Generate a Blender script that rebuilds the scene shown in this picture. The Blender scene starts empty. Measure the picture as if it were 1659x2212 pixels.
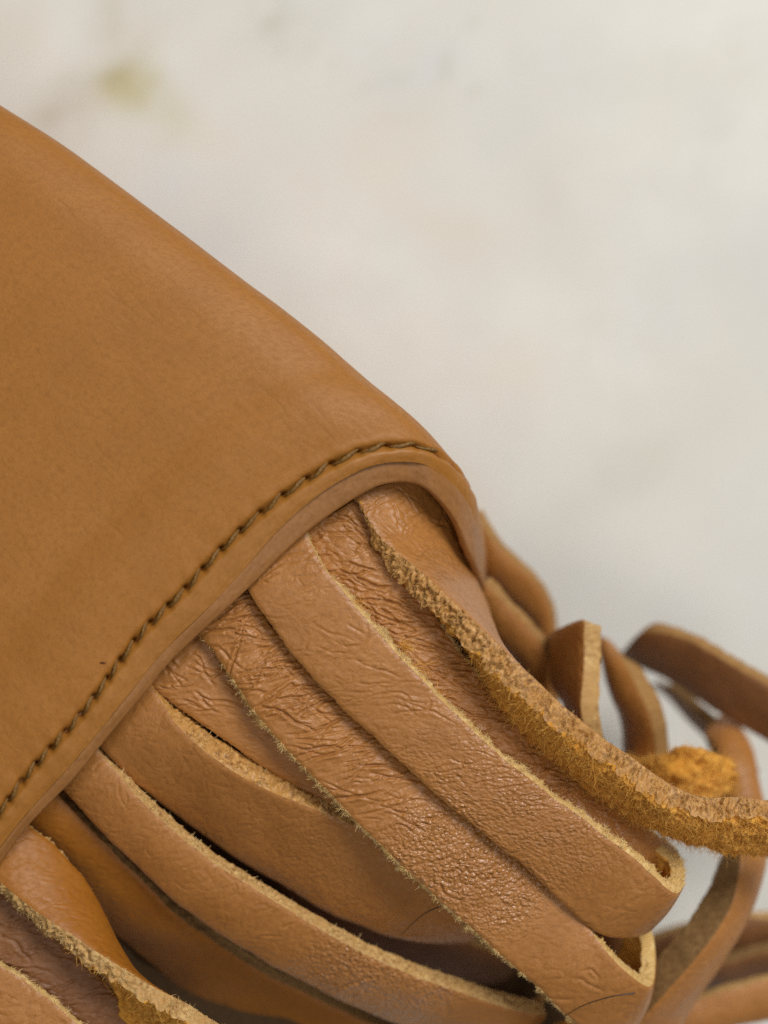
import bpy, math, random
import numpy as np
from mathutils import Vector

# ------------------------------------------------------------------ camera / light / exposure
sc = bpy.context.scene
FOCUS_H = 0.0420            # height of the plane in focus above the marble (m)
FRAME_W = 0.066             # width of the picture at that plane (m)
CAM_H = FOCUS_H + 0.175     # camera height above the marble
cam_d = bpy.data.cameras.new('camera')
cam = bpy.data.objects.new('camera', cam_d)
sc.collection.objects.link(cam)
cam.location = (0, 0, CAM_H)
cam_d.sensor_fit = 'HORIZONTAL'
cam_d.sensor_width = 36.0
cam_d.lens = 36.0 * (CAM_H - FOCUS_H) / FRAME_W
cam_d.clip_start = 0.002
cam_d.clip_end = 20.0
cam_d.dof.use_dof = True
cam_d.dof.focus_distance = CAM_H - FOCUS_H + 0.0022
cam_d.dof.aperture_fstop = cam_d.lens / 7.4
sc.camera = cam

w = bpy.data.worlds.new('World'); sc.world = w; w.use_nodes = True
bg = w.node_tree.nodes['Background']
bg.inputs[0].default_value = (1.0, 0.985, 0.95, 1)
bg.inputs[1].default_value = 0.13

def area_light(name, loc, target, size, power, col):
    d = bpy.data.lights.new(name, 'AREA')
    d.shape = 'RECTANGLE'; d.size = size[0]; d.size_y = size[1]
    d.energy = power; d.color = col
    o = bpy.data.objects.new(name, d); sc.collection.objects.link(o)
    o.location = loc
    o.rotation_euler = (Vector(target) - Vector(loc)).to_track_quat('-Z', 'Y').to_euler()
    return o
area_light('window_light', (0.36, 0.42, 0.62), (0, 0, 0.03), (0.36, 0.36), 5.3, (1.0, 0.985, 0.95))
area_light('ceiling_light', (-0.20, 0.02, 0.95), (0, 0, 0.03), (0.40, 0.40), 1.0, (1.0, 0.97, 0.93))
area_light('room_lamp', (0.40, -0.36, 0.80), (0, 0, 0.03), (0.24, 0.24), 0.95, (1.0, 0.96, 0.90))

sc.view_settings.view_transform = 'Standard'
sc.view_settings.look = 'None'
sc.view_settings.exposure = 0.09
sc.view_settings.gamma = 1.0
sc.cycles.use_denoising = False
sc.cycles.max_bounces = 8
sc.cycles.diffuse_bounces = 5

# ------------------------------------------------------------------ helpers
rng = np.random.default_rng(11)
random.seed(11)
PXW, PXH = 1659.0, 2212.0
def at(x, y, h):
    """point that shows at (x, y) of a 1659 x 2212 picture, h millimetres above the marble"""
    h = h * 0.001
    k = FRAME_W * (CAM_H - h) / (CAM_H - FOCUS_H) / PXW
    return ((x - PXW / 2) * k, -(y - PXH / 2) * k, h)
def atl(pts):
    return np.array([at(*p) for p in pts])

_perm = np.random.default_rng(5).permutation(256)
_perm = np.concatenate([_perm, _perm, _perm])
_ga = np.random.default_rng(6).uniform(0, 2 * math.pi, 256)
def pnoise(x, y, seed=0):
    x = np.asarray(x, float) + seed * 17.31; y = np.asarray(y, float) + seed * 7.77
    xi = np.floor(x).astype(int); yi = np.floor(y).astype(int)
    xf = x - xi; yf = y - yi
    u = xf ** 3 * (xf * (xf * 6 - 15) + 10); v = yf ** 3 * (yf * (yf * 6 - 15) + 10)
    def g(ix, iy, dx, dy):
        a = _ga[_perm[(_perm[ix & 255] + iy) & 255]]
        return np.cos(a) * dx + np.sin(a) * dy
    n00 = g(xi, yi, xf, yf); n10 = g(xi + 1, yi, xf - 1, yf)
    n01 = g(xi, yi + 1, xf, yf - 1); n11 = g(xi + 1, yi + 1, xf - 1, yf - 1)
    return ((n00 * (1 - u) + n10 * u) * (1 - v) + (n01 * (1 - u) + n11 * u) * v) * 1.4
def fbm(x, y, seed=0, o=3):
    r = 0; a = 1.0
    for i in range(o):
        r = r + a * pnoise(x * 2 ** i, y * 2 ** i, seed + i * 3); a *= 0.5
    return r
def sstep(a, b, x):
    t = np.clip((x - a) / max(b - a, 1e-6), 0, 1)
    return t * t * (3 - 2 * t)

def catmull(P, t):
    """uniform Catmull-Rom through rows of P at parameters t in [0, n-1]"""
    P = np.asarray(P); n = len(P)
    Q = np.vstack([2 * P[0] - P[1], P, 2 * P[-1] - P[-2]])
    i = np.clip(np.floor(t).astype(int), 0, n - 2); f = (t - i)[:, None]
    p0, p1, p2, p3 = Q[i], Q[i + 1], Q[i + 2], Q[i + 3]
    return 0.5 * (2 * p1 + (p2 - p0) * f + (2 * p0 - 5 * p1 + 4 * p2 - p3) * f ** 2 + (3 * p1 - p0 - 3 * p2 + p3) * f ** 3)
def arc_params(P, step):
    t = np.linspace(0, len(P) - 1, 60 * len(P))
    c = catmull(P, t); L = np.concatenate([[0], np.cumsum(np.linalg.norm(np.diff(c, axis=0), axis=1))])
    n = max(8, int(L[-1] / step))
    a = np.linspace(0, L[-1], n)
    return np.interp(a, L, t), a
def norm(v):
    return v / np.maximum(np.linalg.norm(v, axis=-1, keepdims=True), 1e-12)

def link(name, me, mat, parent=None):
    o = bpy.data.objects.new(name, me); sc.collection.objects.link(o)
    if mat: me.materials.append(mat)
    if parent: o.parent = parent
    return o
def raw_mesh(name, verts, quads, smooth=True, uv=None, attrs=None, uv2=None):
    me = bpy.data.meshes.new(name)
    verts = np.asarray(verts, np.float32); quads = np.asarray(quads, np.int32)
    k = quads.shape[1]
    me.vertices.add(len(verts)); me.vertices.foreach_set('co', verts.ravel())
    me.loops.add(quads.size); me.loops.foreach_set('vertex_index', quads.ravel())
    me.polygons.add(len(quads))
    me.polygons.foreach_set('loop_start', np.arange(0, quads.size, k, dtype=np.int32))
    me.polygons.foreach_set('loop_total', np.full(len(quads), k, np.int32))
    me.polygons.foreach_set('use_smooth', np.full(len(quads), smooth))
    if uv is not None:
        l = me.uv_layers.new(name='UVMap')
        l.data.foreach_set('uv', np.asarray(uv, np.float32)[quads.ravel()].ravel())
    if uv2 is not None:
        l = me.uv_layers.new(name='UVCrease')
        l.data.foreach_set('uv', np.asarray(uv2, np.float32)[quads.ravel()].ravel())
    if attrs:
        for kk, vv in attrs.items():
            vv = np.asarray(vv, np.float32)
            if vv.ndim == 2:
                a = me.color_attributes.new(kk, 'FLOAT_COLOR', 'POINT')
                a.data.foreach_set('color', np.hstack([vv, np.ones((len(vv), 1), np.float32)]).ravel())
            else:
                a = me.attributes.new(kk, 'FLOAT', 'POINT'); a.data.foreach_set('value', vv)
    me.update(); me.validate()
    return me
def grid_quads(n, m, closed_m=False, closed_n=False):
    i = np.arange(n if closed_n else n - 1)[:, None]; j = np.arange(m if closed_m else m - 1)[None, :]
    i2 = (i + 1) % n; j2 = (j + 1) % m
    a = i * m + j; b = i2 * m + j; c = i2 * m + j2; d = i * m + j2
    return np.stack(np.broadcast_arrays(a, b, c, d), -1).reshape(-1, 4)
def grid_normals(P):
    du = np.gradient(P, axis=0); dv = np.gradient(P, axis=1)
    return norm(np.cross(du, dv))

# ------------------------------------------------------------------ materials
def new_mat(name):
    m = bpy.data.materials.new(name); m.use_nodes = True
    nt = m.node_tree; b = nt.nodes['Principled BSDF']
    return m, nt, b
def N(nt, t, **kw):
    n = nt.nodes.new(t)
    for k, v in kw.items():
        if k.startswith('i_'):
            n.inputs[k[2:].replace('_', ' ')].default_value = v
        else:
            setattr(n, k, v)
    return n
def mixc(nt, fac, a, b, typ='MIX'):
    n = nt.nodes.new('ShaderNodeMix'); n.data_type = 'RGBA'; n.blend_type = typ
    for sock, v in ((n.inputs[0], fac), (n.inputs[6], a), (n.inputs[7], b)):
        if hasattr(v, 'links'): nt.links.new(v, sock)
        elif isinstance(v, (int, float)): sock.default_value = v
        else: sock.default_value = (*v, 1)
    return n.outputs[2]
def ramp(nt, sock, a, b, ca=(0, 0, 0, 1), cb=(1, 1, 1, 1)):
    r = nt.nodes.new('ShaderNodeValToRGB')
    r.color_ramp.elements[0].position = a; r.color_ramp.elements[0].color = ca
    r.color_ramp.elements[1].position = b; r.color_ramp.elements[1].color = cb
    nt.links.new(sock, r.inputs[0]); return r.outputs[0]

def leather_mat(name, base, dark, rough=0.42, pebble=1.0, pebble_scale=2.6, spec=0.5, fine=1.0):
    """smooth finished grain side; UVs are millimetres"""
    m, nt, b = new_mat(name); L = nt.links.new
    uv = N(nt, 'ShaderNodeUVMap'); uv.uv_map = 'UVMap'
    n1 = N(nt, 'ShaderNodeTexNoise', i_Scale=0.22, i_Detail=4.0); L(uv.outputs[0], n1.inputs['Vector'])
    n2 = N(nt, 'ShaderNodeTexNoise', i_Scale=1.9, i_Detail=5.0, i_Roughness=0.65); L(uv.outputs[0], n2.inputs['Vector'])
    n3 = N(nt, 'ShaderNodeTexNoise', i_Scale=9.0, i_Detail=3.0, i_Roughness=0.7); L(uv.outputs[0], n3.inputs['Vector'])
    c = mixc(nt, ramp(nt, n1.outputs[0], 0.35, 0.68), base, dark)
    c2 = mixc(nt, ramp(nt, n2.outputs[0], 0.45, 0.75), c, tuple(x * 0.84 for x in dark))
    c3 = mixc(nt, ramp(nt, n3.outputs[0], 0.56, 0.80), c2, tuple(x * 0.72 for x in dark))
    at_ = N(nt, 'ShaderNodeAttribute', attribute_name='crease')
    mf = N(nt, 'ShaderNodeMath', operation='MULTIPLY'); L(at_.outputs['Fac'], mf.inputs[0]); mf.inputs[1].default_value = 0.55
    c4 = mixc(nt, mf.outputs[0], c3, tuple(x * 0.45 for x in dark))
    uvc = N(nt, 'ShaderNodeUVMap'); uvc.uv_map = 'UVCrease'
    wat = N(nt, 'ShaderNodeAttribute', attribute_name='wrinkle')
    nw = N(nt, 'ShaderNodeTexNoise', i_Scale=1.3, i_Detail=3.0); L(uvc.outputs[0], nw.inputs['Vector'])
    ww = N(nt, 'ShaderNodeVectorMath', operation='MULTIPLY_ADD'); L(nw.outputs['Color'], ww.inputs[0])
    ww.inputs[1].default_value = (0.55, 0.55, 0); L(uvc.outputs[0], ww.inputs[2])
    heights = []
    for sc_, hi in ((1.0, 0.30), (2.3, 0.34)):
        v_ = N(nt, 'ShaderNodeTexVoronoi', feature='DISTANCE_TO_EDGE', i_Scale=sc_); v_.voronoi_dimensions = '2D'
        L(ww.outputs[0], v_.inputs['Vector']); heights.append(ramp(nt, v_.outputs['Distance'], 0.0, hi))
    mr = N(nt, 'ShaderNodeMath', operation='MULTIPLY_ADD'); L(heights[1], mr.inputs[0]); mr.inputs[1].default_value = 0.22; L(heights[0], mr.inputs[2])
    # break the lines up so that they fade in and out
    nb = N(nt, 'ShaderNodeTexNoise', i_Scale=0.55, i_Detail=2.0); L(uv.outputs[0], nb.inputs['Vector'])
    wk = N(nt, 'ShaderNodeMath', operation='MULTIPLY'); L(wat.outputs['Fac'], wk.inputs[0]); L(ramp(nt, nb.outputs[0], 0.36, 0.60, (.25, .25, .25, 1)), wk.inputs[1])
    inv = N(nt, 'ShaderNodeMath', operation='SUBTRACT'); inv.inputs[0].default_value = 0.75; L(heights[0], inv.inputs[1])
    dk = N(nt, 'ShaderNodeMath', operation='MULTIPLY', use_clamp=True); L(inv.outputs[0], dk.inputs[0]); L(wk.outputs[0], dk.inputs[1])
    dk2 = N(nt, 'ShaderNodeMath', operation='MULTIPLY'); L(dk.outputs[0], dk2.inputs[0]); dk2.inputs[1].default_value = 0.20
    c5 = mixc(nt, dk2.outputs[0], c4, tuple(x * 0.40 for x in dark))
    L(c5, b.inputs['Base Color'])
    b0 = N(nt, 'ShaderNodeBump'); b0.inputs['Distance'].default_value = 0.00027
    L(wk.outputs[0], b0.inputs['Strength']); L(mr.outputs[0], b0.inputs['Height'])
    rr = ramp(nt, n2.outputs[0], 0.3, 0.8, (rough - .06,) * 3 + (1,), (rough + .12,) * 3 + (1,))
    gl = N(nt, 'ShaderNodeAttribute', attribute_name='pebble')
    gr = N(nt, 'ShaderNodeMath', operation='MULTIPLY_ADD', use_clamp=True); L(gl.outputs['Fac'], gr.inputs[0]); gr.inputs[1].default_value = -0.075 if pebble > .5 else 0.0; L(rr, gr.inputs[2])
    L(gr.outputs[0], b.inputs['Roughness'])
    b.inputs['Specular IOR Level'].default_value = spec
    # pebble relief: cells with sunk borders
    nz = N(nt, 'ShaderNodeTexNoise', i_Scale=1.6, i_Detail=2.0); L(uv.outputs[0], nz.inputs['Vector'])
    wv = N(nt, 'ShaderNodeVectorMath', operation='MULTIPLY_ADD'); L(nz.outputs['Color'], wv.inputs[0])
    wv.inputs[1].default_value = (0.5, 0.5, 0); L(uv.outputs[0], wv.inputs[2])
    vo = N(nt, 'ShaderNodeTexVoronoi', feature='SMOOTH_F1', i_Scale=pebble_scale, i_Smoothness=0.25); L(wv.outputs[0], vo.inputs['Vector'])
    gat = N(nt, 'ShaderNodeAttribute', attribute_name='pebble')
    mul = N(nt, 'ShaderNodeMath', operation='MULTIPLY'); L(gat.outputs['Fac'], mul.inputs[0]); mul.inputs[1].default_value = pebble
    b1 = N(nt, 'ShaderNodeBump'); b1.invert = True; b1.inputs['Distance'].default_value = 0.00016; L(b0.outputs[0], b1.inputs['Normal'])
    L(mul.outputs[0], b1.inputs['Strength']); L(vo.outputs['Distance'], b1.inputs['Height'])
    if pebble > .5:
        cw = N(nt, 'ShaderNodeMath', operation='MULTIPLY', use_clamp=True); L(gat.outputs['Fac'], cw.inputs[0]); cw.inputs[1].default_value = 0.40
        L(cw.outputs[0], b.inputs['Coat Weight']); b.inputs['Coat Roughness'].default_value = 0.20
        L(b1.outputs[0], b.inputs['Coat Normal'])
    b2 = N(nt, 'ShaderNodeBump'); b2.inputs['Distance'].default_value = 0.000022; b2.inputs['Strength'].default_value = fine
    n4 = N(nt, 'ShaderNodeTexNoise', i_Scale=5.5, i_Detail=4.0, i_Roughness=0.65); L(uv.outputs[0], n4.inputs['Vector'])
    L(n4.outputs[0], b2.inputs['Height']); L(b1.outputs[0], b2.inputs['Normal'])
    L(b2.outputs[0], b.inputs['Normal'])
    return m
def fibre_mat(name, ca, cb, rough=0.75, scale=2200, spec=0.25, bump=0.8, cc=None):
    """cut leather, suede and loose fibres: mottled by a 3D noise"""
    m, nt, b = new_mat(name); L = nt.links.new
    tc = N(nt, 'ShaderNodeTexCoord')
    n1 = N(nt, 'ShaderNodeTexNoise', i_Scale=scale, i_Detail=4.0, i_Roughness=0.7); L(tc.outputs['Object'], n1.inputs['Vector'])
    n2 = N(nt, 'ShaderNodeTexNoise', i_Scale=scale * 0.22, i_Detail=3.0); L(tc.outputs['Object'], n2.inputs['Vector'])
    c = mixc(nt, ramp(nt, n1.outputs[0], 0.36, 0.64), ca, cb)
    if cc: c = mixc(nt, ramp(nt, n2.outputs[0], 0.42, 0.62), c, cc)
    L(c, b.inputs['Base Color'])
    b.inputs['Roughness'].default_value = rough
    b.inputs['Specular IOR Level'].default_value = spec
    bp = N(nt, 'ShaderNodeBump'); bp.inputs['Distance'].default_value = 0.00010; bp.inputs['Strength'].default_value = bump
    L(n1.outputs[0], bp.inputs['Height']); L(bp.outputs[0], b.inputs['Normal'])
    return m
def plain_mat(name, col, rough=0.6, spec=0.3):
    m, nt, b = new_mat(name); L = nt.links.new
    tc = N(nt, 'ShaderNodeTexCoord')
    n1 = N(nt, 'ShaderNodeTexNoise', i_Scale=3000.0, i_Detail=2.0); L(tc.outputs['Object'], n1.inputs['Vector'])
    L(mixc(nt, n1.outputs[0], col, tuple(x * 0.6 for x in col)), b.inputs['Base Color'])
    b.inputs['Roughness'].default_value = rough; b.inputs['Specular IOR Level'].default_value = spec
    return m

M = {}
M['panel'] = leather_mat('panel_leather', (0.375, 0.147, 0.021), (0.345, 0.131, 0.018), rough=0.50, pebble=0.14, pebble_scale=3.2, spec=0.38, fine=1.5)
M['band'] = leather_mat('hem_leather', (0.375, 0.152, 0.022), (0.34, 0.132, 0.017), rough=0.47, pebble=0.10, pebble_scale=3.2, spec=0.45, fine=0.6)
M['piping'] = leather_mat('worn_piping_leather', (0.345, 0.150, 0.042), (0.29, 0.122, 0.032), rough=0.45, pebble=0.10, pebble_scale=3.2, spec=0.42, fine=0.6)
M['strip'] = leather_mat('strip_leather', (0.44, 0.184, 0.046), (0.375, 0.150, 0.033), rough=0.40, pebble=1.0, pebble_scale=3.0, spec=0.45, fine=1.4)
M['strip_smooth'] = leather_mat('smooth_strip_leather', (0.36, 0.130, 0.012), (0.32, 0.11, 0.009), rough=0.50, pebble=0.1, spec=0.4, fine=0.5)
M['strip_shaded'] = leather_mat('shaded_strip_leather', (0.27, 0.115, 0.040), (0.21, 0.085, 0.028), rough=0.48, pebble=0.3, spec=0.4, fine=0.8)  # strip leather again, with shade put into a darker colour
M['cut'] = fibre_mat('cut_leather', (0.66, 0.43, 0.17), (0.28, 0.13, 0.035), cc=(0.50, 0.29, 0.10), spec=0.35, rough=0.6)
M['cut_brown'] = fibre_mat('brown_cut_leather', (0.68, 0.38, 0.12), (0.22, 0.085, 0.018), cc=(0.50, 0.25, 0.065), spec=0.5, rough=0.45, bump=1.0)
M['cut_cream'] = fibre_mat('cream_cut_leather', (0.76, 0.55, 0.25), (0.50, 0.29, 0.09), cc=(0.58, 0.37, 0.13), spec=0.2)
M['cut_shaded'] = fibre_mat('shaded_cut_leather', (0.27, 0.155, 0.058), (0.15, 0.080, 0.028), spec=0.2)  # cut edge darkened in colour, as shade in gaps and on far sides
M['cut_dull'] = fibre_mat('dull_cut_leather', (0.40, 0.22, 0.075), (0.27, 0.135, 0.042), spec=0.2)
M['suede'] = fibre_mat('golden_suede', (0.90, 0.50, 0.11), (0.42, 0.155, 0.018), cc=(0.72, 0.34, 0.05), spec=0.15, rough=0.85, scale=1500)
M['suede_dull'] = fibre_mat('dull_suede', (0.30, 0.17, 0.065), (0.19, 0.10, 0.036), spec=0.15, rough=0.9, scale=1500)
M['fib_cream'] = fibre_mat('cream_fibre', (0.90, 0.69, 0.34), (0.76, 0.50, 0.18), spec=0.3, rough=0.6, bump=0)
M['fib_brown'] = fibre_mat('brown_fibre', (0.82, 0.50, 0.17), (0.48, 0.24, 0.065), spec=0.5, rough=0.45, bump=0)
M['fib_gold'] = fibre_mat('golden_fibre', (0.95, 0.56, 0.14), (0.68, 0.30, 0.04), spec=0.25, rough=0.7, bump=0)
M['thread'] = fibre_mat('olive_thread', (0.27, 0.135, 0.028), (0.11, 0.052, 0.010), spec=0.35, rough=0.55, scale=5000, bump=0.4)
M['dark_fill'] = fibre_mat('dark_gap_fill', (0.105, 0.062, 0.030), (0.078, 0.045, 0.022), spec=0.15, rough=0.9, scale=1500)  # dark brown: the shade between the strips is put into this colour
M['hair'] = plain_mat('dark_hair', (0.045, 0.02, 0.006), 0.4, 0.5)
M['speck'] = plain_mat('speck_red', (0.08, 0.012, 0.006))

# ------------------------------------------------------------------ marble
def build_marble():
    n = 300
    gx = np.linspace(-0.22, 0.22, n)
    X, Y = np.meshgrid(gx, gx, indexing='ij')
    Z = np.zeros_like(X)
    base = np.array([0.728, 0.717, 0.670])
    u = X * 1000; v = Y * 1000
    col = np.ones(X.shape + (3,)) * base
    a = fbm(u / 26, v / 26, 1)[..., None]; b = fbm(u / 18, v / 18, 9)[..., None]; c = fbm(u / 12, v / 12, 21)[..., None]
    col *= 1 + 0.05 * a
    col += np.clip(b, 0, 1) * np.array([-0.055, -0.035, 0.01])          # cool grey clouds
    col += np.clip(-b - .1, 0, 1) * np.array([0.0, -0.02, -0.045])      # beige clouds
    r = np.abs(fbm(u / 33 + 0.5 * c[..., 0], v / 33 + 0.5 * a[..., 0], 33))
    vein = np.exp(-(r / 0.035) ** 2)[..., None] * np.clip(fbm(u / 40, v / 40, 41)[..., None] + 0.25, 0, 1)
    col += vein * np.array([-0.10, -0.11, -0.15])
    def blob(px, py, sx, sy, ang, d):
        p = at(px, py, 0); q = (u - p[0] * 1000); s = (v - p[1] * 1000)
        q = q + 1.6 * fbm(u / 6, v / 6, 51); s = s + 1.6 * fbm(u / 6, v / 6, 57)
        ca, sa = math.cos(ang), math.sin(ang)
        e = ((q * ca + s * sa) / sx) ** 2 + ((-q * sa + s * ca) / sy) ** 2
        return np.exp(-e)[..., None] * np.array(d)
    for B in ((262, 105, 2.2, 7.0, 0.15, (-.07, -.09, -.14)), (345, 228, 5.5, 2.2, -.65, (-.09, -.115, -.22)), (275, 185, 3.2, 3.2, 0, (-.04, -.05, -.12)), (180, 205, 6.5, 2.4, .7, (-.085, -.10, -.12)),
              (115, 270, 6.5, 3.0, .75, (-.075, -.095, -.11)), (265, 0, 2.4, 5.0, .2, (-.07, -.085, -.13)), (330, 85, 5.5, 2.0, .9, (-.05, -.06, -.08)), (30, 345, 6, 3, .75, (-.06, -.075, -.085)),
              (20, 60, 5, 3, .5, (-.06, -.06, -.07)), (860, 270, 6, 4, .2, (-.02, -.05, -.09)), (1190, 470, 4, 7, .2, (-.02, -.05, -.08)),
              (1330, 1040, 11, 3, .6, (-.08, -.07, -.07)), (1480, 170, 9, 4, .1, (-.04, -.05, -.07)), (620, 60, 7, 3, .4, (-.06, -.05, -.05)),
              (520, 420, 8, 4, .8, (-.04, -.04, -.04)), (1560, 620, 6, 6, 0, (-.04, -.04, -.04)), (950, 480, 9, 3, -.5, (-.03, -.05, -.07))):
        col += blob(*B)
    me = raw_mesh('marble', np.stack([X, Y, Z], -1).reshape(-1, 3), grid_quads(n, n), attrs={'pigment': np.clip(col, 0.02, 0.95).reshape(-1, 3)})
    m, nt, b = new_mat('marble'); L = nt.links.new
    at_ = N(nt, 'ShaderNodeAttribute', attribute_name='pigment')
    tc = N(nt, 'ShaderNodeTexCoord'); nz = N(nt, 'ShaderNodeTexNoise', i_Scale=160.0, i_Detail=6.0); L(tc.outputs['Object'], nz.inputs['Vector'])
    L(mixc(nt, ramp(nt, nz.outputs[0], 0.4, 0.75), at_.outputs['Color'], (0.70, 0.682, 0.63)), b.inputs['Base Color'])
    b.inputs['Roughness'].default_value = 0.35
    o = link('marble_surface', me, m)
    o['kind'] = 'structure'; o['label'] = 'white marble surface with faint beige and grey veins'
    o['category'] = 'surface'
    return o
build_marble()

# ------------------------------------------------------------------ the bag
bag = bpy.data.objects.new('fringed_leather_bag', None); sc.collection.objects.link(bag)
bag.empty_display_size = 0.01
bag['label'] = 'tan leather bag corner with stitched hem and long leather fringe lying on marble'
bag['category'] = 'bag'

# --- outer line of the stitching (A) and the folded lower edge of the hem (F): (x, y, height mm), one loop round the bag
A = [(-450, 2300, 35), (-250, 2070, 39.5), (-100, 1880, 41.5), (0, 1755, 42.3), (60, 1675, 42.5), (110, 1618, 42.7), (165, 1558, 42.8), (215, 1493, 43),
     (260, 1430, 43), (310, 1365, 43), (400, 1275, 43), (480, 1187, 43), (575, 1100, 43), (690, 1020, 42.8), (790, 973, 42.4), (890, 962, 41.2),
     (945, 978, 39.8), (985, 1006, 38), (1019, 1047, 35.5), (1034, 1100, 32), (1044, 1165, 26), (1036, 1215, 15), (970, 1220, 6), (880, 1200, 1.5),
     (650, 1330, 1), (300, 1750, 1), (-100, 2200, 1), (-400, 2500, 2), (-560, 2560, 8), (-580, 2480, 20)]
F = [(-395, 2350, 34), (-195, 2120, 38.5), (-45, 1930, 40.5), (52, 1800, 41.3), (112, 1735, 41.5), (165, 1680, 41.7), (220, 1612, 41.8), (270, 1552, 42),
     (318, 1495, 42), (370, 1432, 42), (455, 1350, 42), (540, 1272, 42), (640, 1175, 42), (745, 1096, 41.8), (830, 1051, 41.4), (905, 1050, 40.2),
     (955, 1084, 39), (990, 1130, 37.2), (1010, 1180, 35), (1032, 1226, 32), (1050, 1272, 27), (1050, 1320, 16), (1000, 1350, 7), (910, 1340, 2),
     (690, 1450, 1.5), (340, 1850, 1.5), (-50, 2270, 1.5), (-360, 2560, 3), (-520, 2610, 9), (-530, 2530, 20)]
SIL = [(945, 978), (880, 903), (820, 848), (757, 797), (673, 723), (591, 656), (491, 581), (391, 505), (293, 433), (196, 360), (100, 290), (0, 228),
       (-150, 135), (-350, 20), (-600, -110)]
def closed(P):
    return np.vstack([P, P[:1]])
# parameters along the loop: fine where the picture sees it
Aw = atl(closed(np.array(A, float)))
tl = np.linspace(0, len(A), 4000)
cl = catmull(Aw, tl); al = np.concatenate([[0], np.cumsum(np.linalg.norm(np.diff(cl, axis=0), axis=1))])
t_vis = 20.5
a_vis = np.interp(t_vis, tl, al)
s_arc = np.concatenate([np.arange(0, a_vis, 0.000115), np.linspace(a_vis, al[-1], 60)])
s_t = np.interp(s_arc, al, tl)
s_mm = s_arc * 1000
# stitches
PITCH = 2.28
a0 = np.interp(1.2, tl, al) * 1000; a1 = np.interp(18.5, tl, al) * 1000
st_pos = [a0]
while st_pos[-1] < a1:
    st_pos.append(st_pos[-1] + np.interp(st_pos[-1], [a0, a0 + 28, a0 + 55, a1], [1.85, 1.95, 2.55, 2.7]))
st_pos = np.array(st_pos)
st_pos = st_pos + rng.normal(0, 0.06, len(st_pos))
holes = (st_pos[:-1] + st_pos[1:]) / 2
def hole_field(s, v, r=0.26):
    d = np.abs(s[:, None] - holes[None, :]); k = d.argmin(1); ds = s - holes[k]
    return np.exp(-(ds[:, None] ** 2 + v[None, :] ** 2) / r ** 2)
def groove(s, v):
    ph = -np.cos(2 * math.pi * np.interp(s, holes, np.arange(len(holes))))[:, None]
    return -0.42 * np.exp(-(v[None, :] / 0.36) ** 2) - 0.85 * hole_field(s, v) \
        + 0.10 * np.exp(-((np.abs(v)[None, :] - 0.8) / 0.45) ** 2) * (0.7 + 0.5 * pnoise(s / 1.3, s * 0, 3)[:, None]) \
        + 0.075 * ph * np.exp(-np.abs(v)[None, :] / 0.7)

def build_panel():
    V = np.array(SIL, float) - np.array(SIL[0])
    tv = np.linspace(0, len(SIL) - 1, 1500)
    Vc = catmull(np.hstack([V, np.zeros((len(V), 1))]), tv)[:, :2]
    vl = np.concatenate([[0], np.cumsum(np.linalg.norm(np.diff(Vc, axis=0), axis=1))]) * FRAME_W * 1000 / PXW   # mm
    vs = np.concatenate([np.arange(0, 2.4, 0.11), np.arange(2.4, 8, 0.28), np.arange(8, vl[-1], 0.6)])
    Ax = catmull(closed(np.array(A, float)), s_t)                # picture coordinates + height
    P = np.zeros((len(s_t), len(vs), 3))
    k0 = FRAME_W / (CAM_H - FOCUS_H) / PXW
    for j, v in enumerate(vs):
        dv = np.array([np.interp(v, vl, Vc[:, 0]), np.interp(v, vl, Vc[:, 1])])
        f = v / vl[-1]
        h = Ax[:, 2] * (1 - 0.13 * f ** 1.6) + 0.5 * math.sin(min(v / 9, 1) * math.pi) * np.clip(Ax[:, 2] / 40, 0, 1)
        hm = h * 0.001
        k = k0 * (CAM_H - hm)
        P[:, j, 0] = (Ax[:, 0] + dv[0] - PXW / 2) * k
        P[:, j, 1] = -(Ax[:, 1] + dv[1] - PXH / 2) * k
        P[:, j, 2] = np.maximum(hm, 0.0006)
    n = -grid_normals(P)
    if n[len(s_t) // 3, 5, 2] < 0: n = -n
    vis = (s_arc <= a_vis)[:, None]
    S, Vv = np.meshgrid(s_mm, vs, indexing='ij')
    d = groove(s_mm, vs) + 0.10 * fbm(S / 17, Vv / 17, 4, 2) + 0.035 * fbm(S / 2.2, Vv / 3.0, 14, 3) * np.exp(-Vv / 30)
    # small dragged marks running down the panel
    mk = np.clip(1 - np.abs(fbm(S / 2.1, Vv / 9.0, 77, 2)) / 0.05, 0, 1) * sstep(0.15, 0.5, fbm(S / 9, Vv / 9, 78, 2))
    d -= 0.028 * mk
    P = P + n * (d * vis * 0.001)[..., None]
    cre = np.clip(0.9 * np.exp(-(Vv / 0.20) ** 2) + 0.9 * hole_field(s_mm, vs, 0.34) + 0.22 * mk, 0, 1)  # shade in the stitch groove and needle holes is put into the colour
    me = raw_mesh('front_panel', P.reshape(-1, 3), grid_quads(len(s_t), len(vs))[:, ::1], uv=np.stack([S, Vv], -1).reshape(-1, 2),
                  attrs={'crease': cre.ravel(), 'pebble': np.full(S.size, 0.6)})
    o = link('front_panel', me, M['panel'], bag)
    o['label'] = 'smooth tan leather panel above the stitched hem'
    return o, P
panel, panelP = build_panel()

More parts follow.
